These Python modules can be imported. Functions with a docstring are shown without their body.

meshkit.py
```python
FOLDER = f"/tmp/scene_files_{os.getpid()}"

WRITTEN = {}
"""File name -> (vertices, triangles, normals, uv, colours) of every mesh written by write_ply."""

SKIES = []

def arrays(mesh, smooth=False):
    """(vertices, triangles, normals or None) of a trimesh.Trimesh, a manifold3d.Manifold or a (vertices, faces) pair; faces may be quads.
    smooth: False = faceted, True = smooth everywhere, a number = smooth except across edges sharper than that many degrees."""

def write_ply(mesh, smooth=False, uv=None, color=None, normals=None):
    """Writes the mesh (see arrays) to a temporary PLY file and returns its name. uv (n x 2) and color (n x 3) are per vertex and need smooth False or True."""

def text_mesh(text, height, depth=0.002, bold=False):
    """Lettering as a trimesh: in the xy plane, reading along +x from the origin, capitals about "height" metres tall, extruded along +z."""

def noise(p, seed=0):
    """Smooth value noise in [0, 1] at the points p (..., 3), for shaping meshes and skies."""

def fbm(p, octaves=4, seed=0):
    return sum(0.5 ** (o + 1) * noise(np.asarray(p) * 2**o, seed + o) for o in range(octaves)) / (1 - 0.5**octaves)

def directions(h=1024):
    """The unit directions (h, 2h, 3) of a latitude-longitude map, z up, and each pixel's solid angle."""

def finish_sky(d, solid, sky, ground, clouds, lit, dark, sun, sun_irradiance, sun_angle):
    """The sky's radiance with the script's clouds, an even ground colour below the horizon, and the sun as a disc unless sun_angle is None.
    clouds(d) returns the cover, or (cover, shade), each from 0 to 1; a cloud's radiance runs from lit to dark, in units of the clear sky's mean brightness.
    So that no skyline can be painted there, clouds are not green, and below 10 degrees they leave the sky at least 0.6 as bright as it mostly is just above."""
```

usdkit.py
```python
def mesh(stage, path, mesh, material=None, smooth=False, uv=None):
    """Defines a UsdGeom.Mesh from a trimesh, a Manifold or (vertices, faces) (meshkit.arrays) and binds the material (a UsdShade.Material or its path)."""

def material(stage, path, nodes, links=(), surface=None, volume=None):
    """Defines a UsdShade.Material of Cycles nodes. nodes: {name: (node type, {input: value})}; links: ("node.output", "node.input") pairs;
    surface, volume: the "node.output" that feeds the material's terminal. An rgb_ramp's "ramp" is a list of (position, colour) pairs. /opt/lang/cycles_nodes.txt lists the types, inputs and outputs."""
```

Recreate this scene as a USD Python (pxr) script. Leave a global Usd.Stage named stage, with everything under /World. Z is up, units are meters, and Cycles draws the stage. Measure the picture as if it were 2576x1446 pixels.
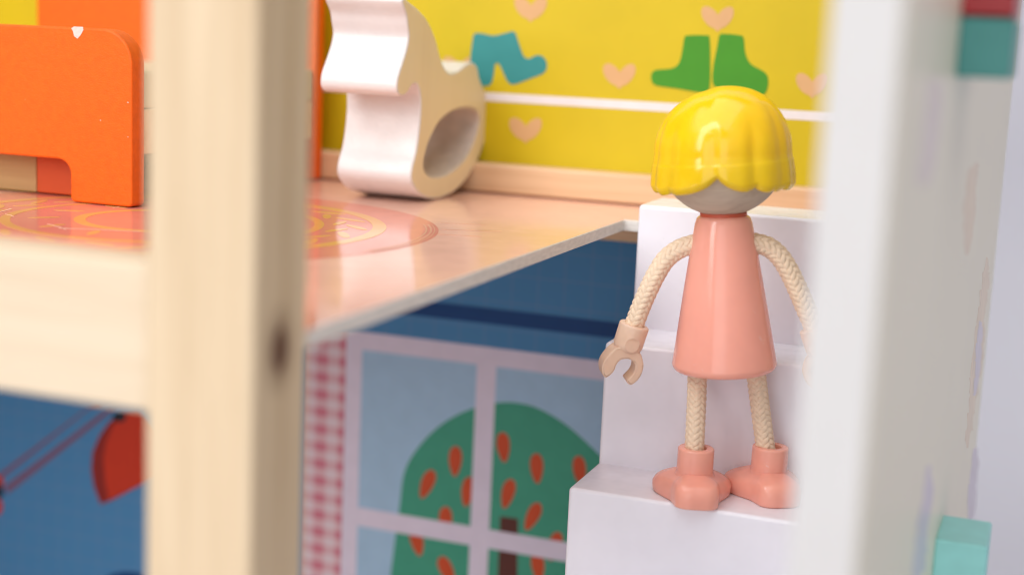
import math, numpy as np, trimesh, usdkit, shapely
import mapbox_earcut as earcut
from shapely.geometry import Polygon, Point, box as sbox
from shapely import affinity
from pxr import Usd, UsdGeom, UsdLux, UsdShade, Gf, Sdf

rng = np.random.default_rng(7)
stage = Usd.Stage.CreateInMemory()
UsdGeom.SetStageUpAxis(stage, 'Z')
UsdGeom.Xform.Define(stage, '/World')

# ------------------------------------------------------------------ camera
# measurements of the photograph (2576 px wide view) give the lens and the directions of the toy house's edges
F = 3650.0
PC = np.array([1288.0, 723.0])
unit = lambda v: np.asarray(v, float) / np.linalg.norm(v)
EY = unit([2680 - PC[0], PC[1] - 165, -F])
EZ = unit(np.cross([1, -.045, 0], EY))
EX = np.cross(EY, EZ)
R = np.array([EX, EY, EZ])                       # camera axes -> house axes
C = np.array([0.0, 0.0, 0.185])                  # eye
cam = UsdGeom.Camera.Define(stage, '/World/camera')
m = np.eye(4)
m[:3, :3] = R.T                                  # row-vector convention
m[3, :3] = C
cam.AddTransformOp().Set(Gf.Matrix4d(m.tolist()))
cam.CreateHorizontalApertureAttr(36.0)
cam.CreateVerticalApertureAttr(36.0 * 574 / 1024)
cam.CreateFocalLengthAttr(36.0 * F / 2576)
cam.CreateClippingRangeAttr(Gf.Vec2f(0.02, 50))
cam.CreateFStopAttr(6.5)
cam.CreateFocusDistanceAttr(0.392)
cam.CreateExposureAttr(0.12)

# ------------------------------------------------------------------ lamps (a window-like soft light and room bounce)
def area_light(name, pos, target, w, h, power, color):
    l = UsdLux.RectLight.Define(stage, '/World/' + name)
    l.CreateWidthAttr(w); l.CreateHeightAttr(h)
    l.CreateIntensityAttr(power); l.CreateColorAttr(Gf.Vec3f(*color)); l.CreateNormalizeAttr(False)
    z = unit(np.asarray(pos) - target); x = unit(np.cross([0, 0, 1.0] if abs(z[2]) < .99 else [0, 1.0, 0], z)); y = np.cross(z, x)
    t = np.eye(4); t[0, :3], t[1, :3], t[2, :3], t[3, :3] = x, y, z, pos
    l.AddTransformOp().Set(Gf.Matrix4d(t.tolist()))
    return l
TGT = np.array([-.09, .37, .12])
def from_target(az, el, dist):                   # az: degrees left of the direction doll -> eye
    b = math.atan2(-.37, .09) - math.radians(az)
    return TGT + dist * np.array([math.cos(b) * math.cos(math.radians(el)), math.sin(b) * math.cos(math.radians(el)), math.sin(math.radians(el))])
area_light('window_light', from_target(40, 27, 1.3), TGT, .56, .90, 6.2, (1, .985, .96))
area_light('ceiling_bounce', TGT + [-.1, -.45, 1.5], TGT, 2.2, 2.0, 2.0, (1, .985, .975))
area_light('front_bounce', from_target(-8, 6, 1.75), TGT, 2.4, 1.3, 1.72, (1, .99, 1))

def ray(px, py): return R @ np.array([px - PC[0], PC[1] - py, -F]) / F
def on(ax, v, px, py):
    d = ray(px, py); return C + d * ((v - C[ax]) / d[ax])
def at(z, px, py): return C + ray(px, py) * z

# ------------------------------------------------------------------ scene helpers
used = {}
def numbered(path):
    n = used.get(path, 0); used[path] = n + 1
    return path if n == 0 else f'{path}_{n:03d}'
def custom(p, **k):
    for a, b in k.items():
        if b: p.SetCustomDataByKey(a, b)
ORIGIN = {}
def thing(name, label, cat, base, group=None):
    path = numbered('/World/' + name)
    x = UsdGeom.Xform.Define(stage, path)
    x.AddTranslateOp().Set(Gf.Vec3d(*map(float, base)))
    custom(x.GetPrim(), label=label, category=cat, group=group)
    ORIGIN[path] = np.asarray(base, float)
    return path
def part(name, mesh, mat, parent, smooth=30, label=None, kind=None):
    path = numbered(parent + '/' + name)
    v, f = (mesh.vertices, mesh.faces) if hasattr(mesh, 'vertices') else mesh
    base = ORIGIN[parent]
    ORIGIN[path] = base
    mm = usdkit.mesh(stage, path, trimesh.Trimesh(np.asarray(v) - base, f, process=False), mat, smooth=smooth)
    custom(mm.GetPrim(), label=label, kind=kind)
    return path
def struct(name, mesh, mat, label=None, cat=None):
    mm = usdkit.mesh(stage, '/World/' + name, mesh, mat, smooth=30)
    custom(mm.GetPrim(), kind='structure', label=label, category=cat)

def tri2(poly):
    rings = [np.array(poly.exterior.coords)[:-1]] + [np.array(i.coords)[:-1] for i in poly.interiors]
    v = np.vstack(rings)
    f = earcut.triangulate_float64(v, np.cumsum([len(r) for r in rings]).astype(np.uint32)).reshape(-1, 3).astype(int)
    a, b, c = v[f[:, 0]], v[f[:, 1]], v[f[:, 2]]
    s = (b[:, 0] - a[:, 0]) * (c[:, 1] - a[:, 1]) - (b[:, 1] - a[:, 1]) * (c[:, 0] - a[:, 0])
    f[s < 0] = f[s < 0][:, ::-1]
    return rings, v, f
def slab3(poly, depth, r=0.0, n=3): return slab(poly, depth, r, n, split=True)
def slab(poly, depth, r=0.0, n=3, split=False):
    """Polygon in (a, b) extruded 0..depth along c with edges rounded by r (each outline keeps its vertices). Returns (sides, caps)."""
    poly = shapely.geometry.polygon.orient(poly, 1.0)
    rings, v2, f2 = tri2(poly)
    def inset(ring, d):
        p, q = np.roll(ring, 1, 0), np.roll(ring, -1, 0)
        e1, e2 = ring - p, q - ring
        n1 = np.c_[-e1[:, 1], e1[:, 0]] / np.maximum(np.linalg.norm(e1, axis=1), 1e-12)[:, None]
        n2 = np.c_[-e2[:, 1], e2[:, 0]] / np.maximum(np.linalg.norm(e2, axis=1), 1e-12)[:, None]
        b = n1 + n2
        b = b / np.maximum(np.linalg.norm(b, axis=1), 1e-9)[:, None]
        k = np.maximum((b * n1).sum(1), .5)
        return ring + b * (d / k)[:, None]
    ang = np.linspace(0, np.pi / 2, n + 1)
    lv = [(r * (1 - math.sin(a)), r * (1 - math.cos(a))) for a in ang] if r > 0 else [(0, 0)]
    lo = [(i, z) for i, z in lv]
    levels = lo + [(i, depth - z) for i, z in reversed(lo)]
    sv, sf, o = [], [], 0
    for ring in rings:
        L = len(ring)
        for i, z in levels:
            rr = inset(ring, i); sv.append(np.c_[rr, np.full(L, z)])
        for k in range(len(levels) - 1):
            a = o + k * L + np.arange(L); b = o + k * L + (np.arange(L) + 1) % L
            sf += [np.c_[a, b, b + L], np.c_[a, b + L, a + L]]
        o += L * len(levels)
    sides = trimesh.Trimesh(np.vstack(sv), np.vstack(sf), process=False)
    def capm(i, z, flip):
        _, vv, ff = tri2(Polygon(inset(rings[0], i), [inset(rg, i) for rg in rings[1:]]))
        return trimesh.Trimesh(np.c_[vv, np.full(len(vv), z)], ff[:, ::-1] if flip else ff, process=False)
    caps = (capm(*levels[0], True), capm(*levels[-1], False))
    return (sides, *caps) if split else (sides, trimesh.util.concatenate(list(caps)))
def whole(s): return trimesh.util.concatenate(list(s))
def orient(mesh, o, a, b, c):
    """local (a, b, c) axes -> world."""
    v = np.asarray(o) + mesh.vertices[:, :1] * np.asarray(a) + mesh.vertices[:, 1:2] * np.asarray(b) + mesh.vertices[:, 2:] * np.asarray(c)
    f = mesh.faces if np.dot(np.cross(a, b), c) > 0 else mesh.faces[:, ::-1]
    return trimesh.Trimesh(v, f, process=False)
X_, Y_, Z_ = np.eye(3)
def rbox(lo, hi, r=.0008, n=3):
    lo, hi = np.asarray(lo, float), np.asarray(hi, float)
    r = min(r, (hi - lo).min() * .45)
    import manifold3d as mf
    s = mf.Manifold.sphere(r, 16)
    pts = [s.translate([x, y, z]) for x in (lo[0] + r, hi[0] - r) for y in (lo[1] + r, hi[1] - r) for z in (lo[2] + r, hi[2] - r)]
    mm = mf.Manifold.batch_hull(pts).to_mesh()
    return trimesh.Trimesh(mm.vert_properties[:, :3], mm.tri_verts, process=False)
def smooth_ring(pts, per=6, closed=True):
    """Catmull-Rom through the points."""
    p = np.asarray(pts, float); n = len(p); out = []
    for i in range(n if closed else n - 1):
        g = lambda k: p[k % n] if closed else p[min(max(k, 0), n - 1)]
        a, b, c, d = g(i - 1), g(i), g(i + 1), g(i + 2)
        for t in np.arange(per) / per:
            out.append(.5 * (2 * b + (c - a) * t + (2 * a - 5 * b + 4 * c - d) * t * t + (3 * b - a - 3 * c + d) * t ** 3))
    if not closed: out.append(p[-1])
    return np.array(out)
def ellipse(cx, cy, a, b, rot=0, n=28):
    t = np.arange(n) / n * 2 * np.pi
    x, y = a * np.cos(t), b * np.sin(t); c, s = math.cos(rot), math.sin(rot)
    return np.c_[cx + x * c - y * s, cy + x * s + y * c]

# ------------------------------------------------------------------ materials
def mat(name, color, rough=.5, noise=None, amount=.06, bump=0.0, bscale=900, coat=0.0, sss=0.0, rnoise=0.0, ior=1.5, spec=None, scuff=None):
    """Plain coloured surface with a faint variation; noise = scale (3-vector) of the variation."""
    p = '/World/Looks/' + name
    pb = {'base_color': color, 'roughness': rough, 'ior': ior}
    if coat: pb |= {'coat_weight': coat, 'coat_roughness': .08}
    if sss: pb |= {'subsurface_weight': sss, 'subsurface_radius': (1, .6, .4), 'subsurface_scale': .0012}
    if spec is not None: pb['specular_ior_level'] = spec
    nodes, links = {'p': ('principled_bsdf', pb)}, []
    nodes['g'] = ('geometry', {})
    if noise is not None:
        nodes['m'] = ('mapping', {'scale': tuple(np.broadcast_to(noise, 3))})
        nodes['n'] = ('noise_texture', {'scale': 1.0, 'detail': 4.0})
        lo, hi = [tuple(np.clip(np.array(color) * k, 0, 1)) for k in (1 - amount, 1 + amount)]
        nodes['r'] = ('rgb_ramp', {'ramp': [(.3, lo), (.7, hi)]})
        links += [('g.position', 'm.vector'), ('m.vector', 'n.vector'), ('n.fac', 'r.fac'), ('r.color', 'p.base_color')]
    if bump:
        nodes['bn'] = ('noise_texture', {'scale': float(bscale), 'detail': 3.0})
        nodes['b'] = ('bump', {'strength': float(bump), 'distance': .0004})
        links += [('g.position', 'bn.vector'), ('bn.fac', 'b.height'), ('b.normal', 'p.normal')]
    if rnoise:
        nodes['rn'] = ('noise_texture', {'scale': 120.0, 'detail': 5.0})
        nodes['rm'] = ('map_range', {'from_min': .3, 'from_max': .7, 'to_min': max(rough - rnoise, .02), 'to_max': rough + rnoise})
        links += [('g.position', 'rn.vector'), ('rn.fac', 'rm.value'), ('rm.result', 'p.roughness')]
    if scuff:                                                       # worn or dirty specks: (scale, threshold, strength, colour)
        nodes['sn'] = ('noise_texture', {'scale': float(scuff[0]), 'detail': 7.0, 'roughness': .72})
        nodes['sm'] = ('map_range', {'from_min': scuff[1], 'from_max': scuff[1] + .05, 'to_min': 0.0, 'to_max': scuff[2], 'clamp': True})
        nodes['sx'] = ('mix', {'color1': color, 'color2': scuff[3]})
        src = [x for x in links if x[1] == 'p.base_color']
        links = [x for x in links if x[1] != 'p.base_color'] + [(src[0][0], 'sx.color1')] * bool(src)
        links += [('g.position', 'sn.vector'), ('sn.fac', 'sm.value'), ('sm.result', 'sx.fac'), ('sx.color', 'p.base_color')]
    return usdkit.material(stage, p, nodes, links, surface='p.BSDF')
def wood(name, light, dark, axis, rough=.5, rings=260, knot=None):
    """Streaks running along the axis (0, 1, 2), optionally one dark knot (centre, radii)."""
    p = '/World/Looks/' + name
    sc = np.full(3, float(rings)); sc[axis] = rings * .035
    sc2 = np.full(3, 2400.0); sc2[axis] = 60.0
    nodes = {'g': ('geometry', {}), 'm': ('mapping', {'scale': tuple(sc)}), 'n': ('noise_texture', {'scale': 1.0, 'detail': 3.0, 'distortion': .6}),
             'm2': ('mapping', {'scale': tuple(sc2)}), 'n2': ('noise_texture', {'scale': 1.0, 'detail': 2.0}),
             'mx': ('math', {'math_type': 'multiply_add', 'value2': .35}), 'r': ('rgb_ramp', {'ramp': [(.42, dark), (.62, tuple(np.array(light) * .6 + np.array(dark) * .4)), (.85, light)]}),
             'p': ('principled_bsdf', {'roughness': rough, 'base_color': light}), 'b': ('bump', {'strength': .25, 'distance': .0003})}
    links = [('g.position', 'm.vector'), ('m.vector', 'n.vector'), ('g.position', 'm2.vector'), ('m2.vector', 'n2.vector'), ('n2.fac', 'mx.value1'), ('n.fac', 'mx.value3'),
             ('mx.value', 'r.fac'), ('n2.fac', 'b.height'), ('b.normal', 'p.normal')]
    if knot is None:
        links += [('r.color', 'p.base_color')]
    else:
        c, rad = knot
        s = 1 / np.asarray(rad)
        nodes['km'] = ('mapping', {'scale': tuple(s), 'location': tuple(-np.asarray(c) * s)})
        nodes['kl'] = ('vector_math', {'math_type': 'length'})
        nodes['kr'] = ('rgb_ramp', {'ramp': [(0, (1, 1, 1)), (.34, (1, 1, 1)), (.5, (.5, .5, .5)), (1, (0, 0, 0))]})
        nodes['kd'] = ('math', {'math_type': 'multiply', 'value2': .5})
        nodes['kmix'] = ('mix', {'color2': (.10, .035, .012)})
        links += [('g.position', 'km.vector'), ('km.vector', 'kl.vector1'), ('kl.value', 'kd.value1'), ('kd.value', 'kr.fac'), ('kr.color', 'kmix.fac'), ('r.color', 'kmix.color1'), ('kmix.color', 'p.base_color')]
    return usdkit.material(stage, p, nodes, links, surface='p.BSDF')

# ------------------------------------------------------------------ main planes of the toy house (from the photograph's perspective)
ZS = .185 - .0512            # top of the upper floor
TH = .0033                   # its thickness
YW = .464                    # printed back wall
YB = .4555                   # front of the baseboard
XE = -.1185                  # edge of the stair opening
YN = .4154                   # back of the opening
ZT = .069                    # tread the doll stands on
XR = -.0205                  # outer face of the right side panel
SPW = .0115                  # its thickness
XL = -.46                    # left end of what is built
ZLOW = -.069                  # lower floor
ZTAB = -.075               # surface it all stands on
ZTOP = .262

M = {}
KNOT = on(0, on(1, at(.2300, 505, 300)[1], 646, 300)[0], 704, 880)
M['pine_v'] = wood('pine_upright', (.655, .515, .345), (.49, .345, .195), 2, .55, 170, knot=(KNOT, (.005, .0029, .0044)))
M['pine_x'] = wood('pine_rail', (.69, .57, .42), (.60, .465, .315), 0, .5, 200)
M['pine_b'] = wood('pine_baseboard', (.80, .55, .34), (.64, .38, .20), 0, .5, 260)
M['yellow'] = mat('yellow_printed_board', (.63, .48, .007), .45, (30, 30, 30), .05, spec=.3)
M['blue'] = None
M['floor'] = mat('peach_varnished_board', (.87, .525, .415), .11, (60, 60, 60), .03, rnoise=.03, ior=1.68)
M['edge'] = mat('board_cut_edge', (.70, .665, .63), .7, (300, 300, 1400), .1, bump=.12, bscale=1500, scuff=(160, .62, .3, (.40, .34, .28)))
M['white'] = mat('white_painted_board', (.54, .53, .525), .4, (60, 60, 60), .015, rnoise=.06)
M['outer'] = None
M['stairs'] = mat('white_plastic', (.86, .85, .93), .33, (90, 90, 90), .02, bump=.05, bscale=1200, rnoise=.07, scuff=(420, .69, .4, (.45, .42, .42)))
M['orange'] = mat('orange_paint', (.80, .128, .005), .5, (500, 500, 500), .07, spec=.3, bump=.3, bscale=2600, scuff=(300, .67, .3, (.93, .33, .12)))
M['duck_white'] = mat('white_gloss_paint', (.74, .715, .72), .3, (300, 300, 300), .02, bump=.2, bscale=900, rnoise=.08)
M['duck_wood'] = wood('duck_plywood', (.83, .72, .52), (.79, .67, .47), 2, .5, 120)
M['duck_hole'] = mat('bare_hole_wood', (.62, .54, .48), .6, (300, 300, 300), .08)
M['shaded_drawer_wood'] = wood('shaded_drawer_wood', (.50, .33, .14), (.40, .24, .09), 0, .5, 200)  # wood tone lowered to include the under-bed shade
M['hair'] = mat('yellow_plastic_hair', (.97, .60, .010), .17, (200, 200, 200), .03, sss=.25, bump=.03, bscale=700, rnoise=.06)
M['dress'] = mat('salmon_plastic', (.96, .415, .325), .15, (150, 150, 150), .02, sss=.2, rnoise=.05, scuff=(130, .66, .35, (.95, .62, .55)))
M['shoe'] = mat('salmon_plastic_shoe', (.95, .40, .31), .19, (250, 250, 250), .03, sss=.2, bump=.04, bscale=900, scuff=(210, .655, .5, (.96, .66, .58)))
M['neck'] = mat('shaded_salmon_plastic', (.55, .10, .05), .5)  # salmon darkened: shade below the head is put into the colour
M['skin'] = mat('tan_plastic', (.86, .58, .43), .4, (400, 400, 400), .03, sss=.2, bump=.05, bscale=2500)
M['rope'] = mat('cream_braided_cord', (.85, .67, .50), .8, (900, 900, 900), .07, bump=.25, bscale=7000)
M['head'] = wood('unvarnished_wood_ball', (.60, .50, .40), (.47, .375, .29), 0, .6, 420)
M['table'] = mat('pale_lilac_table', (.58, .57, .63), .8)
M['backdrop'] = mat('pale_lilac_wall', (.58, .57, .63), .8)
def flat(name, c, rough=.5):
    M[name] = mat('print_' + name, c, rough, (140, 140, 140), .03, spec=.5 if rough < .3 else .25, ior=1.68 if rough < .2 else 1.5)
flat('heart', (.68, .41, .20)); flat('teal', (.04, .27, .28)); flat('green', (.06, .29, .02)); flat('line', (.80, .76, .78))
flat('navy', (.008, .055, .20)); flat('lilac', (.70, .645, .79)); flat('pane', (.36, .54, .74)); flat('leaf', (.055, .32, .22)); flat('fruit', (.55, .075, .025))
flat('trunk', (.10, .03, .025)); flat('lamp_arm', (.20, .09, .16)); flat('lamp_red', (.55, .04, .016)); flat('lamp_dark', (.26, .022, .018)); flat('black', (.02, .02, .03))
flat('rug', (.80, .30, .225), .10); flat('rug_yellow', (.85, .47, .15), .10); flat('rug_scuff', (.80, .43, .30), .12); flat('scratch', (.84, .55, .42), .4)
M['teal_block'] = mat('teal_paint', (.27, .64, .62), .4, (200, 200, 200), .05)
M['teal_dark'] = mat('deep_teal_paint', (.045, .24, .22), .4, (200, 200, 200), .05)
M['red_block'] = mat('red_paint', (.33, .008, .012), .35, (200, 200, 200), .05)
M['glue'] = mat('yellowed_edge', (.42, .30, .09), .6)
M['mattress'] = mat('greenish_cream_board', (.60, .53, .36), .5)
M['shaded_underbed'] = mat('shaded_orange_underbed', (.62, .085, .012), .5)  # bed's orange, darkened to carry the shade under the bed

# blue wall print with faint woven lines
M['blue'] = usdkit.material(stage, '/World/Looks/blue_printed_board', {
    'g': ('geometry', {}), 's': ('separate_xyz', {}),
    'fx': ('math', {'math_type': 'multiply', 'value2': 105.0}), 'fz': ('math', {'math_type': 'multiply', 'value2': 105.0}),
    'qx': ('math', {'math_type': 'fraction'}), 'qz': ('math', {'math_type': 'fraction'}),
    'lx': ('math', {'math_type': 'less_than', 'value2': .07}), 'lz': ('math', {'math_type': 'less_than', 'value2': .07}),
    'mx': ('math', {'math_type': 'maximum'}), 'k': ('math', {'math_type': 'multiply', 'value2': .13}),
    'c': ('mix', {'color1': (.07, .235, .47), 'color2': (.30, .27, .38)}),
    'p': ('principled_bsdf', {'roughness': .55, 'specular_ior_level': .25})},
    [('g.position', 's.vector'), ('s.x', 'fx.value1'), ('s.z', 'fz.value1'), ('fx.value', 'qx.value1'), ('fz.value', 'qz.value1'), ('qx.value', 'lx.value1'), ('qz.value', 'lz.value1'),
     ('lx.value', 'mx.value1'), ('lz.value', 'mx.value2'), ('mx.value', 'k.value1'), ('k.value', 'c.fac'), ('c.color', 'p.base_color')], surface='p.BSDF')
GPH = 200 - 108.0 * on(1, .464, *[729.9 + .5001 * 238, 723 + .5001 * 800])[0] + .0
# red and white gingham print
M['gingham'] = usdkit.material(stage, '/World/Looks/gingham_print', {
    'g': ('geometry', {}), 's': ('separate_xyz', {}),
    'fx': ('math', {'math_type': 'multiply_add', 'value2': 108.0, 'value3': GPH}), 'fz': ('math', {'math_type': 'multiply_add', 'value2': 152.0, 'value3': .1}),
    'qx': ('math', {'math_type': 'fraction'}), 'qz': ('math', {'math_type': 'fraction'}),
    'lx': ('math', {'math_type': 'less_than', 'value2': .5}), 'lz': ('math', {'math_type': 'less_than', 'value2': .5}),
    'ad': ('math', {'math_type': 'add'}), 'h': ('math', {'math_type': 'multiply', 'value2': .5}),
    'r': ('rgb_ramp', {'ramp': [(0, (.72, .60, .66)), (.5, (.67, .42, .48)), (1, (.60, .20, .27))]}),
    'p': ('principled_bsdf', {'roughness': .55, 'specular_ior_level': .25})},
    [('g.position', 's.vector'), ('s.x', 'fx.value1'), ('s.z', 'fz.value1'), ('fx.value', 'qx.value1'), ('fz.value', 'qz.value1'), ('qx.value', 'lx.value1'), ('qz.value', 'lz.value1'),
     ('lx.value', 'ad.value1'), ('lz.value', 'ad.value2'), ('ad.value', 'h.value1'), ('h.value', 'r.fac'), ('r.color', 'p.base_color')], surface='p.BSDF')
M['outer'] = mat('white_gloss_side', (.82, .76, .60), .33, (25, 25, 25), .015)

# ------------------------------------------------------------------ setting
T = np.array([[-1.2, -.6], [1.4, -.6], [1.4, .95], [-1.2, .95]])
prof = [(-.6, ZTAB)] + [(.80 + .2 * math.sin(a), ZTAB + .2 - .2 * math.cos(a)) for a in np.linspace(0, math.pi / 2, 12)] + [(1.0, 1.3)]
def sheet(pr, x0, x1):
    pr = np.array(pr); n = len(pr)
    v = np.vstack([np.c_[np.full(n, x0), pr], np.c_[np.full(n, x1), pr]])
    f = []
    for i in range(n - 1): f += [[i, i + n, i + n + 1], [i, i + n + 1, i + 1]]
    return trimesh.Trimesh(v, f, process=False)
struct('table_top', sheet(prof[:2], -1.5, 1.6), M['table'], 'pale lilac surface that the toy house stands on', 'table top')
struct('backdrop', sheet(prof[1:], -1.5, 1.6), M['backdrop'], 'plain pale lilac backdrop behind the toy house', 'backdrop')

# ------------------------------------------------------------------ the toy house
H = thing('dollhouse', 'open wooden toy house with yellow upper wall, blue lower wall and pine post', 'dollhouse', (-.22, .3, ZTAB))
# upright post and front rail
PY0 = at(.2300, 505, 300)[1]
PX0, PX1 = on(1, PY0, 364, 300)[0], on(1, PY0, 646, 300)[0]
PY1 = on(0, PX1, 788, 300)[1]
part('post', rbox((PX0, PY0, ZTAB + .0001), (PX1, PY1, ZTOP), .0012), M['pine_v'], H)
YRAIL = PY0 + .0035
zr1, zr0 = on(1, YRAIL, 200, 641)[2], on(1, YRAIL, 200, 1014)[2]
part('front_rail', rbox((XL, YRAIL, zr0), (PX0 - .0002, PY1 - .003, zr1), .0012), M['pine_x'], H)
# upper floor with the stair opening cut out of it
fl = Polygon([(XL, PY1 - .0028), (XE - .0002, PY1 - .0028), (XE, YN), (XR - SPW - .0003, YN), (XR - SPW - .0003, YW - .0004), (XL, YW - .0004)])
sd, cp = slab(fl, TH, .0002, 1)
FL = part('upper_floor', orient(cp, (0, 0, ZS - TH), X_, Y_, Z_), M['floor'], H)
part('cut_edge', orient(sd, (0, 0, ZS - TH), X_, Y_, Z_), M['edge'], FL)
# printed rug on the floor
RC = (-.2195, .327)
def floor_print(name, poly, z, mname):
    sd, cp = slab(poly, .00004)
    part(name, orient(whole((sd, cp)), (0, 0, ZS + z), X_, Y_, Z_), M[mname], FL, smooth=False)
floor_print('printed_rug', Point(RC).buffer(.0725, 48).intersection(fl), .00003, 'rug')
for ro, ri in ((.0585, .0548), (.0418, .0392), (.0235, .0205)):
    ring = Point(RC).buffer(ro, 48).difference(Point(RC).buffer(ri, 48)).intersection(fl)
    for g in getattr(ring, 'geoms', [ring]): floor_print('rug_ring', g, .00009, 'rug_yellow')
for k in range(20):
    a = 2 * math.pi * k / 20 + .1
    for rr, da, tilt, L, w in ((.0505, 0, .95, .0056, .0014), (.0462, .16, -.75, .0048, .0012)):
        c = (RC[0] + rr * math.cos(a + da), RC[1] + rr * math.sin(a + da))
        e = Polygon(ellipse(c[0], c[1], L, w, a + da + math.pi / 2 + tilt * .55, 18))
        if fl.contains(e): floor_print('rug_leaf', e, .00009, 'rug_yellow')
for k in range(12):
    a = 2 * math.pi * k / 12
    c = (RC[0] + .031 * math.cos(a), RC[1] + .031 * math.sin(a))
    e = Polygon(ellipse(c[0], c[1], .0042, .0012, a + .35, 18))
    floor_print('rug_leaf', e, .00009, 'rug_yellow')
for ro, w in ((.0695, .0005), (.0708, .0006), (.0716, .0003)):
    arc = Point(RC).buffer(ro, 48).difference(Point(RC).buffer(ro - w, 48)).intersection(sbox(-.162, .31, -.14, .365))
    for g in getattr(arc, 'geoms', [arc]):
        if g.geom_type == 'Polygon': floor_print('rug_scuff', g, .00009, 'rug_scuff')
for (x0, y0), (x1, y1), w in (((150, 575), (352, 583), .00022), ((120, 565), (165, 578), .00016), ((0, 534), (28, 526), .0003), ((14, 540), (34, 546), .00018), ((285, 524), (300, 521), .0002),
                               ((1110, 562), (1220, 566), .0002), ((1112, 578), (1260, 583), .0002), ((1100, 590), (1210, 596), .00018)):
    a, b = on(2, ZS, x0, y0)[:2], on(2, ZS, x1, y1)[:2]
    ln = shapely.LineString([a, (a + b) / 2 + [.0002, .0003], b]).buffer(w, 3)
    floor_print('scratch', ln, .00012, 'scratch' if x0 < 600 else 'rug_scuff')
# baseboard, ceiling beam of the lower room
zb = on(1, YB + .0012, 1390, 424)[2]
part('baseboard', rbox((XL, YB, ZS + .0003), (XR - SPW - .0004, YW - .0003, zb), .0010), M['pine_b'], H)
part('ceiling_beam', rbox((XL, YW - .012, ZS - TH - .0085), (XR - SPW - .0004, YW - .0003, ZS - TH - .0002), .0010), M['pine_b'], H)
# printed back walls
UW = part('yellow_wall', rbox((XL, YW, ZS - TH), (XR - SPW - .0004, YW + .003, ZTOP), .0003), M['yellow'], H)
LW = part('blue_wall', rbox((XL, YW, ZLOW), (XR - SPW - .0004, YW + .003, ZS - TH - .0001), .0003), M['blue'], H)
part('lower_floor', rbox((XL, PY0 + .0176, ZTAB + .0005), (XR - SPW - .0004, YW + .003, ZLOW - .0001), .0004), M['pine_x'], H)
part('left_side_panel', rbox((XL - .008, PY0, ZTAB + .0001), (XL - .0003, YW + .003, ZTOP), .0006), M['white'], H)
def wpt(px, py): return on(1, YW, px, py)[[0, 2]]
def wall_print(name, pts, mname, wall, proud=.00012, smooth=0, world=False, label=None):
    q = np.array([wpt(*p) for p in pts]) if not world else np.array(pts)
    if smooth: q = smooth_ring(q, smooth)
    poly = Polygon(q).buffer(0)
    ms = []
    for g in getattr(poly, 'geoms', [poly]):
        ms.append(whole(slab(g, proud)))
    part(name, orient(trimesh.util.concatenate(ms), (0, YW - .00001, 0), X_, Z_, -Y_), M[mname], wall, smooth=False, label=label)
z3 = lambda X, Y: (850 / 1.165 * 1.0 + 0, 0)
q3 = lambda pts: [(729.9 + .5001 * a, .5001 * b) for a, b in pts]
q4 = lambda pts: [(729.9 + .5001 * a, 723 + .5001 * b) for a, b in pts]
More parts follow.
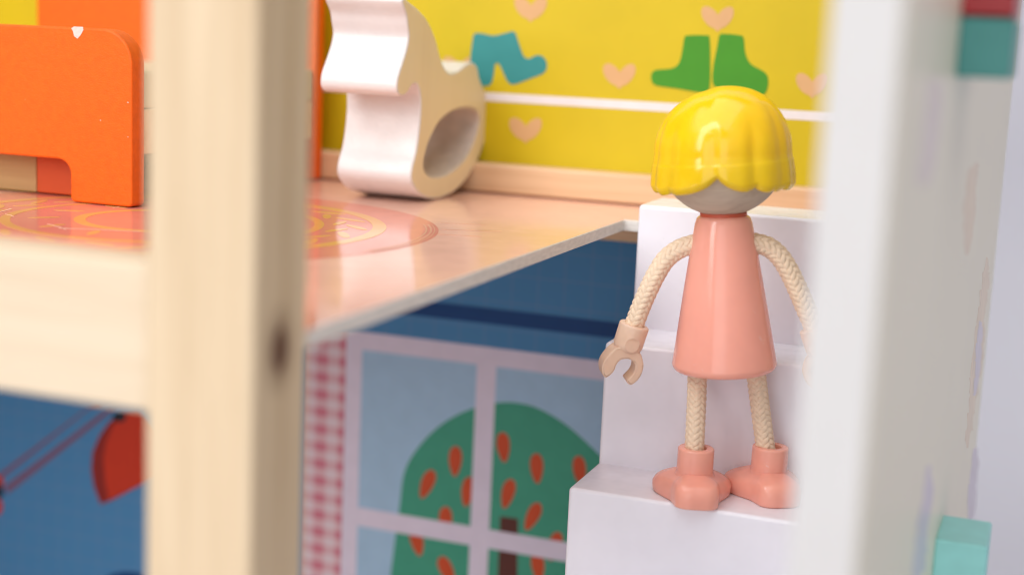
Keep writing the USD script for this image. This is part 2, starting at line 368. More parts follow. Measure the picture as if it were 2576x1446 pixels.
# clothes line and clothes
zl0, zl1 = wpt(1500, 271)[1], wpt(1500, 249)[1]
wall_print('printed_line', [(XL + .01, zl0), (XR - SPW - .001, zl0), (XR - SPW - .001, zl1), (XL + .01, zl1)], 'line', UW, .0001, world=True)
wall_print('printed_sock', q3([(925, 176), (942, 168), (975, 172), (1025, 181), (1085, 168), (1118, 160), (1132, 166), (1146, 205), (1165, 262), (1180, 290), (1205, 296), (1235, 281), (1264, 282), (1286, 305), (1291, 340), (1272, 371), (1210, 396), (1135, 424), (1105, 421),
    (1088, 400), (1068, 355), (1053, 326), (1043, 319), (1031, 326), (1024, 375), (1014, 416), (995, 432), (960, 432), (930, 425), (905, 390), (907, 300), (917, 215)]), 'teal', UW, .00018, 3, label='teal sock')
wall_print('printed_sock', [(1722, 96), (1732, 90), (1775, 90), (1785, 96), (1787, 150), (1786, 215), (1778, 230), (1762, 233), (1700, 223), (1652, 216), (1640, 205), (1639, 188), (1650, 177), (1690, 173), (1709, 158), (1717, 125)], 'green', UW, .00018, 3, label='green sock pointing left')
wall_print('printed_sock', [(1810, 90), (1822, 86), (1862, 90), (1871, 98), (1875, 135), (1889, 162), (1920, 180), (1932, 196), (1931, 222), (1922, 238), (1906, 242), (1850, 230), (1808, 223), (1793, 208), (1795, 165), (1804, 120)], 'green', UW, .00018, 3, label='green sock pointing right')
def heart(cx, cy, w=43, h=33):
    a, b = Polygon(ellipse(cx - w * .40, cy - 2, w * .42, h * .95, -.62 + math.pi, 24)), Polygon(ellipse(cx + w * .42, cy - 1, w * .40, h * .95, .62, 24))
    tri = Polygon([(cx - w * .62, cy + h * .2), (cx, cy + h * 1.05), (cx + w * .62, cy + h * .2), (cx, cy + h * .05)])
    u = shapely.union_all([a, b, tri]).buffer(2).buffer(-2)
    wall_print('printed_heart', np.array(u.exterior.coords)[:-1], 'heart', UW, .00014)
for c in ((1335, 22), (1805, 46), (1558, 190), (1322, 326), (2043, 214), (1155, 172), (1800, 375), (560, 120), (760, 250)): heart(*c)
# blue wall prints
sz0, sz1 = wpt(1330, 826)[1], wpt(1330, 786)[1]
wall_print('printed_stripe', [(XL + .01, sz0), (XE + .05, sz0), (XE + .05, sz1), (XL + .01, sz1)], 'navy', LW, .0001, world=True)
wx0 = wpt(*q4([(272, 750)])[0])[0]; wz1 = wpt(*q4([(900, 288)])[0])[1]
wx1 = wx0 + .135; wz0 = wz1 - .125
fr = [(wx0, wz0), (wx1, wz0), (wx1, wz1), (wx0, wz1)]
wall_print('printed_window_frame', fr, 'lilac', LW, .0001, world=True)
ix0 = wpt(*q4([(352, 750)])[0])[0]; izt = wpt(*q4([(700, 355)])[0])[1]
mx0, mx1 = wpt(*q4([(925, 750)])[0])[0], wpt(*q4([(1023, 750)])[0])[0]
hz1, hz0 = wpt(*q4([(700, 1163)])[0])[1], wpt(*q4([(700, 1258)])[0])[1]
panes = [sbox(ix0, hz1, mx0, izt), sbox(mx1, hz1, wx1 - .008, izt), sbox(ix0, wz0 + .008, mx0, hz0), sbox(mx1, wz0 + .008, wx1 - .008, hz0)]
crown = Polygon(np.array([wpt(*p) for p in q4(smooth_ring([(480, 1700), (500, 1500), (525, 1300), (552, 1100), (575, 930), (640, 810), (740, 705), (840, 640), (950, 598), (1060, 577), (1160, 582), (1260, 612), (1390, 690), (1530, 815), (1680, 980), (1720, 1200), (1730, 1700)], 4))]))
def cut(name, poly, mname, proud):
    for p in panes:
        g = poly.intersection(p)
        for k in getattr(g, 'geoms', [g]):
            if k.geom_type == 'Polygon' and k.area > 1e-8: wall_print(name, np.array(k.exterior.coords)[:-1], mname, LW, proud, world=True)
for p in panes: wall_print('printed_pane', np.array(p.exterior.coords)[:-1], 'pane', LW, .00016, world=True)
cut('printed_tree_crown', crown, 'leaf', .00022)
for cx, cy, rot in ((690, 987, .38), (832, 872, .03), (895, 1025, .15), (1074, 802, -.08), (1242, 908, -.05), (1458, 920, -.12), (1096, 1035, .25), (1220, 1150, .45), (783, 1175, 0), (640, 1272, -.2), (790, 1420, -.45), (1248, 1400, -.1), (1330, 1300, .3), (1500, 1100, .2)):
    t = np.arange(24) / 24 * 2 * np.pi
    x, y = 32 * np.sin(t) * (1 - .28 * np.cos(t)), 76 * np.cos(t)
    e = [(cx + a * math.cos(rot) - b * math.sin(rot), cy + a * math.sin(rot) + b * math.cos(rot)) for a, b in zip(x, y)]
    cut('printed_fruit', Polygon(np.array([wpt(*p) for p in q4(e)])), 'fruit', .00028)
cut('printed_trunk', Polygon(np.array([wpt(*p) for p in q4([(1058, 1148), (1148, 1160), (1140, 1700), (1035, 1700)])])), 'trunk', .00026)
gx0 = wpt(*q4([(62, 800)])[0])[0]
wall_print('printed_curtain', [(gx0, -.055), (wx0 - .0001, -.055), (wx0 - .0001, wz1), (gx0, wz1)], 'gingham', LW, .0001, world=True)
# printed reading lamp at the left
ql = lambda pts: [(a / 2.708 * .8587, 987.5 + b / 2.708 * .8587) for a, b in pts]
wall_print('printed_lamp_arm', ql([(0, 640), (720, 100), (780, 60), (820, 110), (700, 130), (0, 690)]), 'lamp_arm', LW, .00012)
wall_print('printed_lamp_arm', ql([(40, 740), (850, 130), (900, 100), (905, 130), (60, 800)]), 'lamp_arm', LW, .00012)
wall_print('printed_lamp_shade', ql([(960, 150), (860, 240), (790, 340), (735, 470), (725, 600), (745, 740), (800, 885), (900, 845), (1040, 770), (1300, 640), (1260, 300), (1100, 130)]), 'lamp_dark', LW, .00014)
wall_print('printed_lamp_shade', ql([(960, 170), (895, 270), (845, 380), (822, 520), (835, 700), (865, 850), (1040, 765), (1300, 640), (1260, 300), (1100, 130)]), 'lamp_red', LW, .0002)
wall_print('printed_lamp_joint', ql(ellipse(950, 190, 55, 42)), 'black', LW, .00026)
wall_print('printed_lamp_joint', ql(ellipse(-12, 780, 40, 62)), 'black', LW, .00026)
wall_print('printed_lamp_joint', ql(ellipse(-30, 720, 60, 75)), 'lamp_red', LW, .0002)
wall_print('printed_lamp_joint', ql(ellipse(-40, 900, 60, 75)), 'lamp_red', LW, .0002)
wall_print('printed_lamp_base', ql(ellipse(1010, 1500, 180, 85)), 'navy', LW, .00014)
# right side panel, seen on its front edge and on its glossy outer face
a0, a1 = at(.197, 2192, 723), at(.45, 2512, 600)
SX = at(.197, 2030, 723)[0]
SE = at(.197, 2212, 723)[0]
SY = at(.197, 2140, 723)[1]
poly = Polygon([(SX, SY), (SE, SY), (SE + .006, .4665), (SX + .006, .4665)])
sd, cp = slab(poly, ZTOP + .03 - ZTAB, .0008, 3)
SP = part('side_panel', orient(whole((sd, cp)), (0, 0, ZTAB + .0001), X_, Y_, Z_), M['white'], H)
ox = lambda y: SE + .006 * (y - SY) / (.4665 - SY)
of = Polygon([(ox(SY + .0010) + .00003, SY + .0010), (ox(SY + .0010) + .0004, SY + .0013), (ox(.4655) + .0004, .4655), (ox(.4655) + .00003, .4658)])
sd, cp = slab(of, ZTOP + .028 - ZTAB)
part('outer_face', orient(whole((sd, cp)), (0, 0, ZTAB + .001), X_, Y_, Z_), M['outer'], SP, label='glossy cream outer face')

# trim blocks on the outer face of the side panel
def outer_x(y): return SE + .006 * (y - SY) / (.4665 - SY)
def trim(name, y, zlo, zhi, w, mname, thick=.009, label=None):
    b = rbox((outer_x(y) + .0003, y, zlo), (outer_x(y) + .0003 + w, y + thick, zhi), .0007)
    return part(name, b, M[mname], H, label=label)
def on_face(px, py):
    """where a line of sight meets the outer face."""
    d = ray(px, py); n = unit([.4665 - SY, -.006, 0]); q = np.array([SE, SY, 0])
    return C + d * (np.dot(q - C, n) / np.dot(d, n))
ya, yb = on_face(2404, 115)[1], on_face(2346, 1380)[1]
trim('trim_block', ya, on(1, ya, 2410, 194)[2], on(1, ya, 2410, 42)[2], on(1, ya, 2545, 110)[0] - outer_x(ya), 'teal_dark', .03, 'dark teal upper block')
trim('trim_block', ya, on(1, ya, 2410, 38)[2], ZTOP + .02, on(1, ya, 2550, 10)[0] - outer_x(ya), 'red_block', .03, 'red top block')
trim('trim_block', yb, on(1, yb, 2345, 1560)[2], on(1, yb, 2400, 1362)[2], on(1, yb, 2482, 1380)[0] - outer_x(yb), 'teal_block', .02, 'pale teal lower block')

def smear_reflection(pts, mname, lift=0.0):  # smears and painted-in reflections of the glossy face, as thin tinted shapes
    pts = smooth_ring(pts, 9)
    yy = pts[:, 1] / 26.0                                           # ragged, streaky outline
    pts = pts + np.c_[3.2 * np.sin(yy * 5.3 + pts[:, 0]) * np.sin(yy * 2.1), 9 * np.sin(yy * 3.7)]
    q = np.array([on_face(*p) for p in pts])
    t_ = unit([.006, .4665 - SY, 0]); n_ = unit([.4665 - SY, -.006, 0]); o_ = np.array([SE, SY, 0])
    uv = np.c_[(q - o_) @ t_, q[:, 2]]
    part('smear_and_reflection', orient(whole(slab(max(getattr(Polygon(uv).buffer(0), 'geoms', [Polygon(uv).buffer(0)]), key=lambda g: g.area), .000012)), o_ + n_ * (.000412 + lift), t_, Z_, n_), M[mname], SP, smooth=False)
M['smear_reflect_tan'] = mat('tan_smear_reflection', (.78, .62, .44), .3, (900, 900, 120), .18)
M['smear_reflect_lilac'] = mat('lilac_smear_reflection', (.64, .57, .66), .3, (900, 900, 120), .15)
M['smear_reflect_pink'] = mat('pink_smear_reflection', (.74, .63, .60), .3, (900, 900, 120), .15)
smear_reflection([(2478, 655), (2484, 700), (2474, 800), (2470, 900), (2452, 1000), (2440, 1090), (2428, 1135), (2426, 1080), (2434, 1000), (2440, 900), (2452, 830), (2460, 740)], 'smear_reflect_tan')
smear_reflection([(2440, 420), (2456, 405), (2450, 500), (2440, 600), (2425, 640), (2420, 560), (2424, 470)], 'smear_reflect_tan')
smear_reflection([(2462, 800), (2467, 860), (2455, 970), (2446, 985), (2452, 880)], 'smear_reflect_lilac', .00003)
smear_reflection([(2452, 1120), (2458, 1160), (2452, 1250), (2444, 1310), (2430, 1310), (2436, 1200)], 'smear_reflect_lilac')
smear_reflection([(2330, 1160), (2342, 1230), (2330, 1320), (2315, 1446), (2290, 1446), (2300, 1330), (2318, 1240)], 'smear_reflect_lilac')
smear_reflection([(2335, 205), (2360, 215), (2358, 320), (2335, 450), (2305, 470), (2318, 330)], 'smear_reflect_pink')

# ------------------------------------------------------------------ moulded staircase
SXL, SXR = -.1121, -.0365
steps = [(.3541, ZT), (.3798, .1037), (.4056, .1398)]
ST = thing('staircase', 'white moulded plastic staircase under the doll, rising to the upper floor', 'staircase', ((SXL + SXR) / 2, .385, ZLOW))
for k, (y, z) in enumerate(steps):
    y1 = steps[k + 1][0] + .0016 if k < 2 else YN - .0008
    lo = ZLOW + .0002
    part('step', rbox((SXL + .00025 * k, y, lo), (SXR - .00025 * k, y1, z), .0011, 4), M['stairs'], ST)
part('top_lip', rbox((SXL + .0005, YN - .0030, ZS + .0006), (SXR - .0005, .4310, steps[2][1] - .00006), .0008, 4), M['stairs'], ST)
part('step', rbox((SXL - .0003, .3284, ZLOW + .0002), (SXR + .0003, .3557, ZT - .0345), .0011, 4), M['stairs'], ST)
part('step', rbox((SXL - .0006, .3027, ZLOW + .0002), (SXR + .0006, .3300, ZT - .0690), .0011, 4), M['stairs'], ST)

# ------------------------------------------------------------------ bed
YF = .3425; YHD = .4485
BXR = on(1, YF, 332, 300)[0]; BXL = on(1, YHD, 92, 30)[0]
BED = thing('toy_bed', 'orange painted toy bed with rounded footboard and a chipped top edge', 'bed', ((BXL + BXR) / 2, .4, ZS))
def fpt(px, py): return on(1, YF, px, py)[[0, 2]]
zt = fpt(150, 68)[1]; hx = (BXL + BXR) / 2; hw = (BXR - BXL) / 2
def board(zt, inner, legw, zarch, rtop):
    """half-outline mirrored: a board with round shoulders and an arch between two legs."""
    o = sbox(BXL, ZS + .0003, BXR, zt)
    o = o.difference(sbox(BXL + legw, ZS - .01, BXR - legw, zarch))
    o = o.buffer(-.0013, 8).buffer(.0013, 8)                        # round outer corners a little
    top = sbox(BXL, zt - .04, BXR, zt).buffer(-rtop, 16).buffer(rtop, 16)
    o = o.difference(sbox(BXL - 1, zt - rtop, BXR + 1, zt + 1)).union(top.intersection(sbox(BXL - 1, zt - rtop - .001, BXR + 1, zt + 1)))
    o = o.buffer(.0042, 10).buffer(-.0042, 10)                      # fillet the arch
    return o.simplify(.00002)
zarch = fpt(60, 393)[1]; legw = BXR - fpt(177, 470)[0]
ob = board(zt, 0, legw, zarch, .0098)
part('footboard', orient(whole(slab(ob, .0062, .0006, 3)), (0, YF + .0062, 0), X_, Z_, -Y_), M['orange'], BED)
zhd = ZS + .078
ob2 = board(zhd, 0, legw, zarch, .0098)
part('headboard', orient(whole(slab(ob2, .0062, .0006, 3)), (0, YHD + .0062, 0), X_, Z_, -Y_), M['orange'], BED)
zm = on(1, YF + .008, 352, 178)[2]
part('mattress', rbox((BXL + .002, YF + .0064, zm - .0105), (BXR - .0012, YHD - .0002, zm), .001), M['mattress'], BED)
part('bed_base', rbox((BXL + .002, YF + .0064, zm - .0235), (BXR - .0012, YHD - .0002, zm - .0108), .0006), M['pine_b'], BED)
yd = on(2, ZS, 90, 487)[1]; xd = on(1, yd, 92, 450)[0]
part('drawer_front', rbox((BXL + .004, yd, ZS + .0004), (xd - .0001, yd + .006, zm - .0237), .0005), M['shaded_drawer_wood'], BED)
part('drawer_side', rbox((xd, yd, ZS + .0004), (BXR - .011, yd + .006, zm - .0237), .0005), M['shaded_underbed'], BED)
M['chip'] = mat('bare_primer', (.80, .62, .58), .7, (900, 900, 900), .08)
def chip(pts, y=YF - .00002, depth=.00005, name='paint_chip'):
    q = np.array([fpt(*p) for p in pts])
    part(name, orient(whole(slab(Polygon(q), depth)), (0, y, 0), X_, Z_, -Y_), M['chip'], BED, smooth=False)
chip([(180, 72), (186, 67.5), (209, 68.5), (210, 76), (203, 89), (195, 98), (187, 92), (184, 80)])
for qx, qy, sz in ((322, 258, 2.0), (253, 303, 1.8), (322, 345, 1.4)):
    chip([(qx - sz, qy), (qx, qy - sz * .7), (qx + sz, qy + .3 * sz), (qx + .2 * sz, qy + sz)])

# ------------------------------------------------------------------ duck-shaped rocking seat
XD = on(2, ZS, 1082, 506)[0]; DT = XD - on(2, ZS, 906, 489)[0]
DUCK = thing('animal_toy', 'white painted animal shaped wooden toy with an oval hole through its cream side', 'toy', (XD - DT / 2, .44, ZS))
dq = [(1018, 2), (1032, 14), (1055, 33), (1078, 62), (1096, 105), (1108, 150), (1120, 178), (1133, 189), (1152, 184), (1172, 168), (1190, 163), (1201, 175), (1207, 203), (1219, 232), (1229, 262), (1231, 300), (1222, 350), (1204, 405), (1178, 452), (1146, 486), (1114, 503), (1086, 507),
      (1060, 498), (1042, 478), (1034, 455), (1037, 425), (1047, 385), (1054, 335), (1058, 285), (1057, 245), (1050, 222), (1042, 219), (1034, 226), (1026, 240), (1014, 249), (1003, 245), (998, 229), (1001, 200), (1012, 165), (1023, 128), (1028, 98), (1025, 70), (1022, 45), (1014, 22), (1012, 8)]
dp = smooth_ring([on(0, XD, *p)[[1, 2]] for p in dq], 4)
dh = smooth_ring([on(0, XD, *p)[[1, 2]] for p in [(1175, 278), (1196, 283), (1205, 303), (1200, 335), (1186, 375), (1163, 412), (1130, 440), (1098, 450), (1075, 443), (1066, 422), (1071, 388), (1085, 350), (1107, 312), (1140, 286)]], 4)
zmin = dp[:, 1].min(); dp[:, 1] += ZS + .00015 - zmin; dh[:, 1] += ZS + .00015 - zmin
ssd, c0, c1 = slab3(Polygon(dp, [dh]), DT, .0007, 3)
ne = len(dp) * 7 * 2                                               # faces of the outer band come first
band = trimesh.Trimesh(ssd.vertices, ssd.faces, process=False)
outer_f = ssd.faces[(ssd.faces < len(dp) * 8).all(1)]; inner_f = ssd.faces[(ssd.faces >= len(dp) * 8).all(1)] - len(dp) * 8
place = lambda mm: orient(mm, (XD - DT, 0, 0), Y_, Z_, X_)
part('painted_edge', place(trimesh.Trimesh(ssd.vertices[:len(dp) * 8], outer_f, process=False)), M['duck_white'], DUCK, smooth=40)
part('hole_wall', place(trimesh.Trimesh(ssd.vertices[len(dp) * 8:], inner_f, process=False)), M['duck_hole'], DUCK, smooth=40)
part('side_face', place(c1), M['duck_wood'], DUCK, smooth=False)
part('side_face', place(c0), M['duck_wood'], DUCK, smooth=False)

# ------------------------------------------------------------------ doll
O = on(2, ZT, 1850, 1243)
vd = unit([O[0], O[1], 0]); rd = unit(np.cross(vd, [0, 0, 1])); UP = Z_
DZ = -(R.T @ (O - C))[2]; S = DZ / F                               # metres per picture pixel at the doll
DOLL = thing('doll', 'doll with yellow hair and salmon dress standing on the steps, back turned', 'doll', O)
def dpt(px, py, off=0.0):
    d = ray(px, py); return C + d * (np.dot(O + vd * off - C, vd) / np.dot(d, vd))
neck, hem = dpt(1820, 541), dpt(1822, 931)
ax = unit(neck - hem); fr_ = unit(vd - ax * np.dot(vd, ax)); sd_ = np.cross(fr_, ax)    # body frame: sd_ right, fr_ away, ax up
def lathe(prof, o, a=None, f=None, s=None, n=72):
    a = ax if a is None else a; f = fr_ if f is None else f; s = np.cross(f, a) if s is None else s
    p = np.array(prof); t = np.arange(n) / n * 2 * np.pi; k = len(p); v = []
    for r, z in p: v.append(np.asarray(o) + np.outer(r * np.cos(t), s) + np.outer(r * np.sin(t), f) + z * a)
    fs = []
    for i in range(k - 1):
        q, w = i * n + np.arange(n), i * n + (np.arange(n) + 1) % n
        fs += [np.c_[q, w, w + n], np.c_[q, w + n, q + n]]
    mm = trimesh.Trimesh(np.vstack(v), np.vstack(fs), process=False)
    mm.merge_vertices(digits_vertex=8) if False else None
    return mm
def arc(cx, cz, r, a0, a1, n=7): return [(cx + r * math.cos(a), cz + r * math.sin(a)) for a in np.radians(np.linspace(a0, a1, n))]
L = np.linalg.norm(neck - hem); px = S
dress = [(0.01 * px, L - 1 * px), (50 * px, L - 1 * px)] + arc(55 * px, L - 13 * px, 12 * px, 90, 12, 7)
for t in np.linspace(.05, .93, 16):
    dress.append(((68.5 + 60.5 * ((t - .03) / .92) ** .95) * px, L * (1 - t)))
dress += arc(110.0 * px, 20 * px, 19 * px, 0, -90, 10) + [(80 * px, 0), (.01 * px, 2 * px)]
part('dress', lathe(dress[::-1], hem), M['dress'], DOLL, smooth=50)
part('neck', lathe([(.01 * px, -4 * px), (57 * px, -4 * px), (57 * px, 6 * px), (50 * px, 12 * px), (.01 * px, 12 * px)], neck), M['neck'], DOLL)
# head ball
hb = neck + ax * 152.5 * px + sd_ * (-2) * px
prof_h = [(max((156 if a < 0 else 148 + 8 * (1 - math.sin(a)) ** 3) * px * math.cos(a), .01 * px), (155 if a < 0 else 138) * px * math.sin(a)) for a in np.radians(np.linspace(-90, 90, 44))]
part('head', lathe(prof_h, hb, n=80), M['head'], DOLL, smooth=True)
# moulded hair
hc = neck + ax * 152 * px + sd_ * (-1) * px
nt, nv = 288, 96
th = np.arange(nt) / nt * 2 * np.pi                                # 0 = towards the viewer, positive to the viewer's right
cusps = [(-49, 7, 4), (-3, 40, 12), (30, 14, 5), (47, 5, 3), (62, 9, 4), (95, 14, 7), (130, 20, 8), (165, 30, 9), (200, 30, 9), (238, 18, 8), (268, 14, 7), (290, 9, 5)]
grooves = [(-47, 3.6, 6, .30), (-6, 2.8, 5, .34), (27, 5.2, 5.5, .34), (56, 3.2, 6, .22), (72, 1.2, 4, .3), (95, 6, 5, .3), (130, 6, 5, .3), (165, 6, 5, .3), (200, 6, 5, .3), (238, 6, 5, .3), (268, 5, 5, .3), (290, 4, 4, .3)]
def dang(a, b): return (np.degrees(a) - b + 180) % 360 - 180
drop = np.zeros(nt)
for a, h, w in cusps: drop += h * np.exp(-np.abs(dang(th, a)) / w)
rim = -87 - 8 * np.sin(-th) * np.exp(-(dang(th, -60) / 45) ** 2) + drop
def hair_point(v, inner):
    """v 0 at the crown .. 1 at the rim."""
    zz = np.where(v < .62, 155 * np.cos(v / .62 * np.pi / 2) ** 1.0, 0)
    base = 166 * np.sin(np.minimum(v / .62, 1) * np.pi / 2) ** .86
    low = np.clip((v - .62) / .38, 0, 1)
    z = zz + low * rim
    r = base + 6.5 * np.sin(low * np.pi * .62) - 8 * np.clip((low - .8) / .2, 0, 1) ** 2
    for a, dpth, w, v0 in grooves:
        k = np.clip((v - v0) / .25, 0, 1); k = k * k * (3 - 2 * k)
        d = dang(th, a)
        r = r - dpth * k * np.exp(-(d / w) ** 2) + .35 * dpth * k * np.exp(-((np.abs(d) - 2.1 * w) / (1.3 * w)) ** 2)
    # crown lump left of the parting, and the mould seam
    lump = 1 / (1 + np.exp(-(r * np.sin(th) + 22) / 9.0))           # fuller right half of the crown
    z = z + (9 * lump - 3) * np.clip(z / 120, 0, 1)
    r = r + 3.5 * (lump - .5) * np.clip(z / 120, 0, 1)
    r = r * (1 + .012 * np.sin(2 * th + 1.1) * np.sin(v * 3))
    seam = -18 + 6 * np.sin(th - .2)
    r = r + 1.6 / (1 + np.exp((z - seam) / .9)) * np.clip((v - .3) * 5, 0, 1)
    if inner: r = np.maximum(r - 13, .02); z = np.where(v < .62, z * .92, z)
    return r, z
vv = np.r_[np.linspace(.004, .62, 44), np.linspace(.63, 1, 52)]
Vh = []
for v in vv:
    r, z = hair_point(v, False); Vh.append((r, z))
for e in (.35, .75):                                               # rounded rim
    r, z = hair_point(1.0, False); Vh.append((r - 6.5 + 6.5 * math.cos(e * np.pi), z - 3.5 * math.sin(e * np.pi)))
for v in (1.0, .9, .78, .66):
    Vh.append(hair_point(v, True))
hv, hf = [], []
for r, z in Vh: hv.append(hc + px * (np.outer(r * np.sin(th), sd_) - np.outer(r * np.cos(th), fr_) + np.outer(z, ax)))
for i in range(len(Vh) - 1):
    q, w = i * nt + np.arange(nt), i * nt + (np.arange(nt) + 1) % nt
    hf += [np.c_[q, q + nt, w + nt], np.c_[q, w + nt, w]]
top = len(hv) * nt
hv.append((hc + ax * 158 * px)[None]); hf.append(np.c_[np.full(nt, top), np.arange(nt), (np.arange(nt) + 1) % nt])
hm = trimesh.Trimesh(np.vstack(hv), np.vstack(hf), process=False)
part('hair', hm, M['hair'], DOLL, smooth=True)

# braided cord limbs
def cord(name, pts, rad, turns_len):
    p = smooth_ring(pts, 14, closed=False)
    seg = np.linalg.norm(np.diff(p, axis=0), axis=1); s = np.r_[0, np.cumsum(seg)]
    n = int(s[-1] / (rad * .14)); ss = np.linspace(0, s[-1], n)
    p = np.c_[[np.interp(ss, s, p[:, k]) for k in range(3)]].T
    t = np.gradient(p, axis=0); t /= np.linalg.norm(t, axis=1)[:, None]
    u = np.zeros_like(t); a = unit(np.cross(t[0], vd)); 
    for i in range(n):
        a = unit(a - t[i] * np.dot(a, t[i])); u[i] = a
    w = np.cross(t, u)
    om = 2 * np.pi / turns_len
    ms = []
    NS, m8 = 8, 7
    c8 = np.arange(m8) / m8 * 2 * np.pi
    for hand in (1, -1):
        for i in range(NS):
            th_ = 2 * np.pi * i / NS + hand * om * ss
            mm_ = 2 * om * ss * NS / (2 * np.pi)
            ph = np.pi / 2 * (2 * i + hand * mm_) + np.pi / 4
            off = rad * (.83 + hand * .09 * np.cos(ph))
            rr = u * np.cos(th_)[:, None] + w * np.sin(th_)[:, None]
            c = p + rr * off[:, None]
            tt = np.gradient(c, axis=0); tt /= np.linalg.norm(tt, axis=1)[:, None]
            bb = np.cross(tt, rr)
            ring = c[:, None] + (bb[:, None] * (np.cos(c8) * rad * .30)[None, :, None] + rr[:, None] * (np.sin(c8) * rad * .16)[None, :, None])
            f = []
            for k in range(m8):
                q, x = np.arange(n - 1) * m8 + k, np.arange(n - 1) * m8 + (k + 1) % m8
                f += [np.c_[q, x, x + m8], np.c_[q, x + m8, q + m8]]
            ms.append(trimesh.Trimesh(ring.reshape(-1, 3), np.vstack(f), process=False))
    c8 = np.arange(16) / 16 * 2 * np.pi
    ring = p[:, None] + rad * .80 * (u[:, None] * np.cos(c8)[None, :, None] + w[:, None] * np.sin(c8)[None, :, None])
    f = []
    for k in range(16):
        q, x = np.arange(n - 1) * 16 + k, np.arange(n - 1) * 16 + (k + 1) % 16
        f += [np.c_[q, x, x + 16], np.c_[q, x + 16, q + 16]]
    ms.append(trimesh.Trimesh(ring.reshape(-1, 3), np.vstack(f), process=False))
    mesh = trimesh.util.concatenate(ms)
    part(name, mesh, M['rope'], DOLL, smooth=True)
cord('arm', [dpt(*q) for q in ((1770, 610), (1742, 615), (1708, 627), (1676, 651), (1652, 687), (1631, 729), (1613, 770), (1597, 812), (1588, 836))], 23.5 * px, 126 * px)
cord('arm', [dpt(*q) for q in ((1870, 608), (1902, 612), (1934, 622), (1962, 646), (1985, 682), (2004, 722), (2022, 764), (2040, 806), (2050, 832))], 23.5 * px, 126 * px)
aL, aR = on(2, ZT, 1743, 1250), on(2, ZT, 1929, 1245)
oL, oR = np.dot(aL - O, vd), np.dot(aR - O, vd)
cord('leg', [dpt(x, y, oL * t) for x, y, t in ((1754, 925, 0), (1753, 990, .3), (1750, 1060, .7), (1746, 1145, 1))], 23 * px, 126 * px)
cord('leg', [dpt(x, y, oR * t) for x, y, t in ((1900, 925, 0), (1908, 990, .3), (1917, 1060, .7), (1927, 1135, 1))], 23 * px, 126 * px)

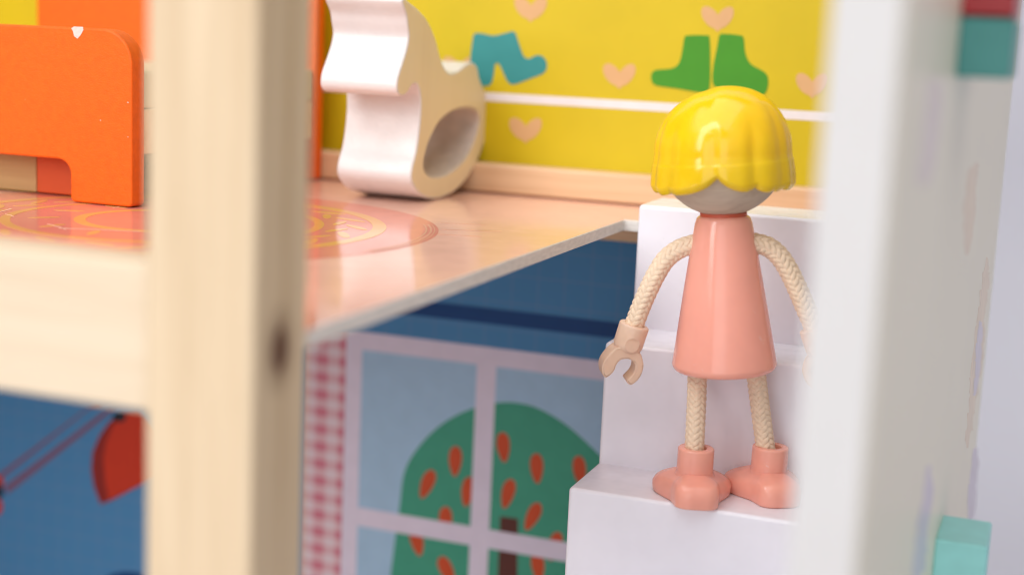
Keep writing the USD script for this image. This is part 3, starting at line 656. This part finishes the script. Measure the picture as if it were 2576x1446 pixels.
# clamp hands
def hand(mirror, name='hand'):
    sg = -1 if mirror else 1
    def w(q):                                                      # close-up pixels -> picture pixels
        x, y = (1720 + q[0] / 5.5625) * .8587, (880 + q[1] / 5.5625) * .8587
        return (x, y)
    A, B = w((775, 385)), w((640, 800))
    if mirror:
        A = (2048, A[1] + 8); B = (2048 + 20, B[1] + 8)
    a3, b3 = dpt(*A), dpt(*B)
    a_ = unit(a3 - b3)
    f0 = unit(vd - a_ * np.dot(vd, a_)); s0 = np.cross(f0, a_)
    prof = [(14 * px, -76 * px), (27 * px, -72 * px), (34.5 * px, -65 * px), (37.4 * px, -55 * px), (38 * px, -8 * px)] + arc(33 * px, -5 * px, 5 * px, 0, 90, 5) + [(25.5 * px, 0), (24.8 * px, -2 * px), (24.5 * px, -9 * px)]
    import manifold3d as mf
    prof = np.array(prof)
    K = 56; t = np.arange(K) / K * 2 * np.pi
    V = [np.c_[r * np.cos(t), r * np.sin(t), np.full(K, z)] for r, z in prof]
    fs = []
    for i in range(len(prof) - 1):
        q, w2 = i * K + np.arange(K), i * K + (np.arange(K) + 1) % K
        fs += [np.c_[q, w2, w2 + K], np.c_[q, w2 + K, q + K]]
    b0, b1 = len(prof) * K, len(prof) * K + 1
    fs += [np.c_[np.full(K, b0), (np.arange(K) + 1) % K, np.arange(K)], np.c_[np.full(K, b1), b0 - K + np.arange(K), b0 - K + (np.arange(K) + 1) % K]]
    V += [[[0, 0, prof[0][1]]], [[0, 0, prof[-1][1]]]]
    cuff = mf.Manifold(mf.Mesh(np.vstack(V).astype(np.float32) * 1000, np.vstack(fs).astype(np.uint32)))
    pin = mf.Manifold.cylinder(12 * px * 1000, 18 * px * 1000, 18 * px * 1000, 40).rotate([90, 0, 0]).translate([0, -33.2 * px * 1000, 0]).rotate([0, 0, 20 * sg]).translate([0, 0, -46 * px * 1000])
    cm = (cuff - pin).to_mesh()
    cv = cm.vert_properties[:, :3] / 1000
    cuffm = orient(trimesh.Trimesh(cv, cm.tri_verts, process=False), a3, s0, f0, a_)
    hp = part(name, cuffm, M['skin'], DOLL, smooth=35)
    # claw: outline in the cuff's own frame
    pts = [(395, 770), (330, 840), (265, 930), (232, 1030), (232, 1110), (250, 1180), (290, 1215), (345, 1190), (400, 1140), (437, 1080), (455, 1020), (500, 955), (545, 925), (640, 920), (708, 955), (752, 1020), (748, 1100), (710, 1180), (658, 1235), (615, 1285), (632, 1335), (680, 1362), (750, 1325),
           (820, 1250), (868, 1150), (888, 1050), (880, 970), (866, 915), (852, 860), (790, 770), (640, 720), (500, 715), (430, 740)]
    ring = smooth_ring([((w(q)[0] - w((775, 385))[0]), -(w(q)[1] - w((775, 385))[1])) for q in pts], 4)
    # picture offsets -> along the (unmirrored) cuff's axes
    ang = math.atan2(-(w((640, 800))[1] - w((775, 385))[1]), w((640, 800))[0] - w((775, 385))[0]) + math.pi / 2
    c_, s_ = math.cos(-ang), math.sin(-ang)
    loc = np.c_[ring[:, 0] * c_ - ring[:, 1] * s_, ring[:, 0] * s_ + ring[:, 1] * c_] * px
    if mirror: loc[:, 0] *= -1
    yaw = math.radians(19) * sg
    cs = unit(s0 * math.cos(yaw) + f0 * math.sin(yaw)); cf = np.cross(a_, cs)
    loc[:, 0] /= math.cos(yaw)
    T_ = 50 * px
    g = Polygon(loc).buffer(0)
    gs, gc = slab(g.simplify(.3 * px), T_, 4 * px, 2)
    gm = whole((gs, gc)); gm = trimesh.Trimesh(gm.vertices * 1000, gm.faces, process=True); gm.merge_vertices()
    for _ in range(3): gm = gm.subdivide_to_size(.32) if gm.edges_unique_length.max() > .32 else gm
    gm.merge_vertices()
    trimesh.smoothing.filter_taubin(gm, lamb=.5, nu=.51, iterations=26)
    mesh = orient(trimesh.Trimesh(gm.vertices / 1000, gm.faces, process=False), a3 - cf * T_ * .56 - cs * 3 * px, cs, a_, cf)
    part('claw', mesh, M['skin'], hp, smooth=True)
hand(False); hand(True)

# shoes: heel towards the viewer, broad toes away
def shoe(px_ankle, py_ankle, yaw, sc=1.0):
    o = on(2, ZT, px_ankle, py_ankle)
    c_, s_ = math.cos(math.radians(yaw)), math.sin(math.radians(yaw))
    a = rd * c_ + vd * s_; b = vd * c_ - rd * s_                   # a: to the right, b: away (toe)
    out = smooth_ring([(0, -11.6), (-3.2, -11.4), (-5.3, -9.9), (-6.0, -7.2), (-6.6, -4.4), (-8.3, -1.2), (-10.0, 2.4), (-10.4, 5.8), (-8.8, 9.6), (-5.0, 12.0), (0, 12.8), (5.0, 12.0), (8.8, 9.6), (10.4, 5.8), (10.0, 2.4), (8.3, -1.2), (6.6, -4.4), (6.0, -7.2), (5.3, -9.9), (3.2, -11.4)], 6) * .001 * sc
    n = len(out)
    ang = np.arctan2(out[:, 1], out[:, 0])
    toe = np.clip((out[:, 1] / .001 + 7) / 9, 0, 1)
    hw = (4.0 * (1 - toe) + 2.7 * toe) * .001 * sc                 # height where the side wall turns over
    rows = [(out * .955, np.full(n, .00008)), (out * .985, np.full(n, .0005))]
    rows.append((out, hw * .6))
    for e in np.linspace(.0, 1, 14):
        rho = 1 - e * .78
        k = np.clip((1 - rho ** 2.6), 0, 1) ** (1 / 2.0)
        topz = 7.6 * .001 * sc
        dome = hw + (topz - hw) * (1 - ((rho - .22) / .78) ** 1.25) ** .9 if e > 0 else hw
        shoulder = np.minimum(dome, hw + (topz - hw) * 1.0)
        lip = hw * .35 * (1 - math.exp(-e * 16))
        rows.append((out * rho, np.minimum(shoulder + lip * (1 - e), topz + .0004)))
    V, Fc = [], []
    for xy, z in rows: V.append(o + xy[:, :1] * a + xy[:, 1:] * b + np.outer(z, UP))
    for i in range(len(rows) - 1):
        q, w = i * n + np.arange(n), i * n + (np.arange(n) + 1) % n
        Fc += [np.c_[q, w, w + n], np.c_[q, w + n, q + n]]
    base = len(rows) * n
    V.append((o + UP * .00008)[None]); Fc.append(np.c_[np.full(n, base), (np.arange(n) + 1) % n, np.arange(n)])
    mm = trimesh.Trimesh(np.vstack(V), np.vstack(Fc), process=False)
    sp = part('shoe', mm, M['shoe'], DOLL, smooth=True)
    lean = unit(UP + .0 * rd)
    h0, h1 = .0062 * sc, .0136 * sc
    rr = .00475
    part('ankle_cuff', lathe([(rr + .0012, h0 - .0006), (rr + .0003, h0 + .0004), (rr, h0 + .0012), (rr, h1 - .0006)] + arc(rr - .0005, h1 - .0005, .0005, 0, 90, 4) + arc(.0031, h1 - .0003, .0003, 90, 180, 3) + [(.00275, h1 - .004), (.00001, h1 - .004)], o, UP, vd, rd, 48), M['shoe'], sp, smooth=45)
shoe(1743, 1250, 8)
shoe(1929, 1245, 21)
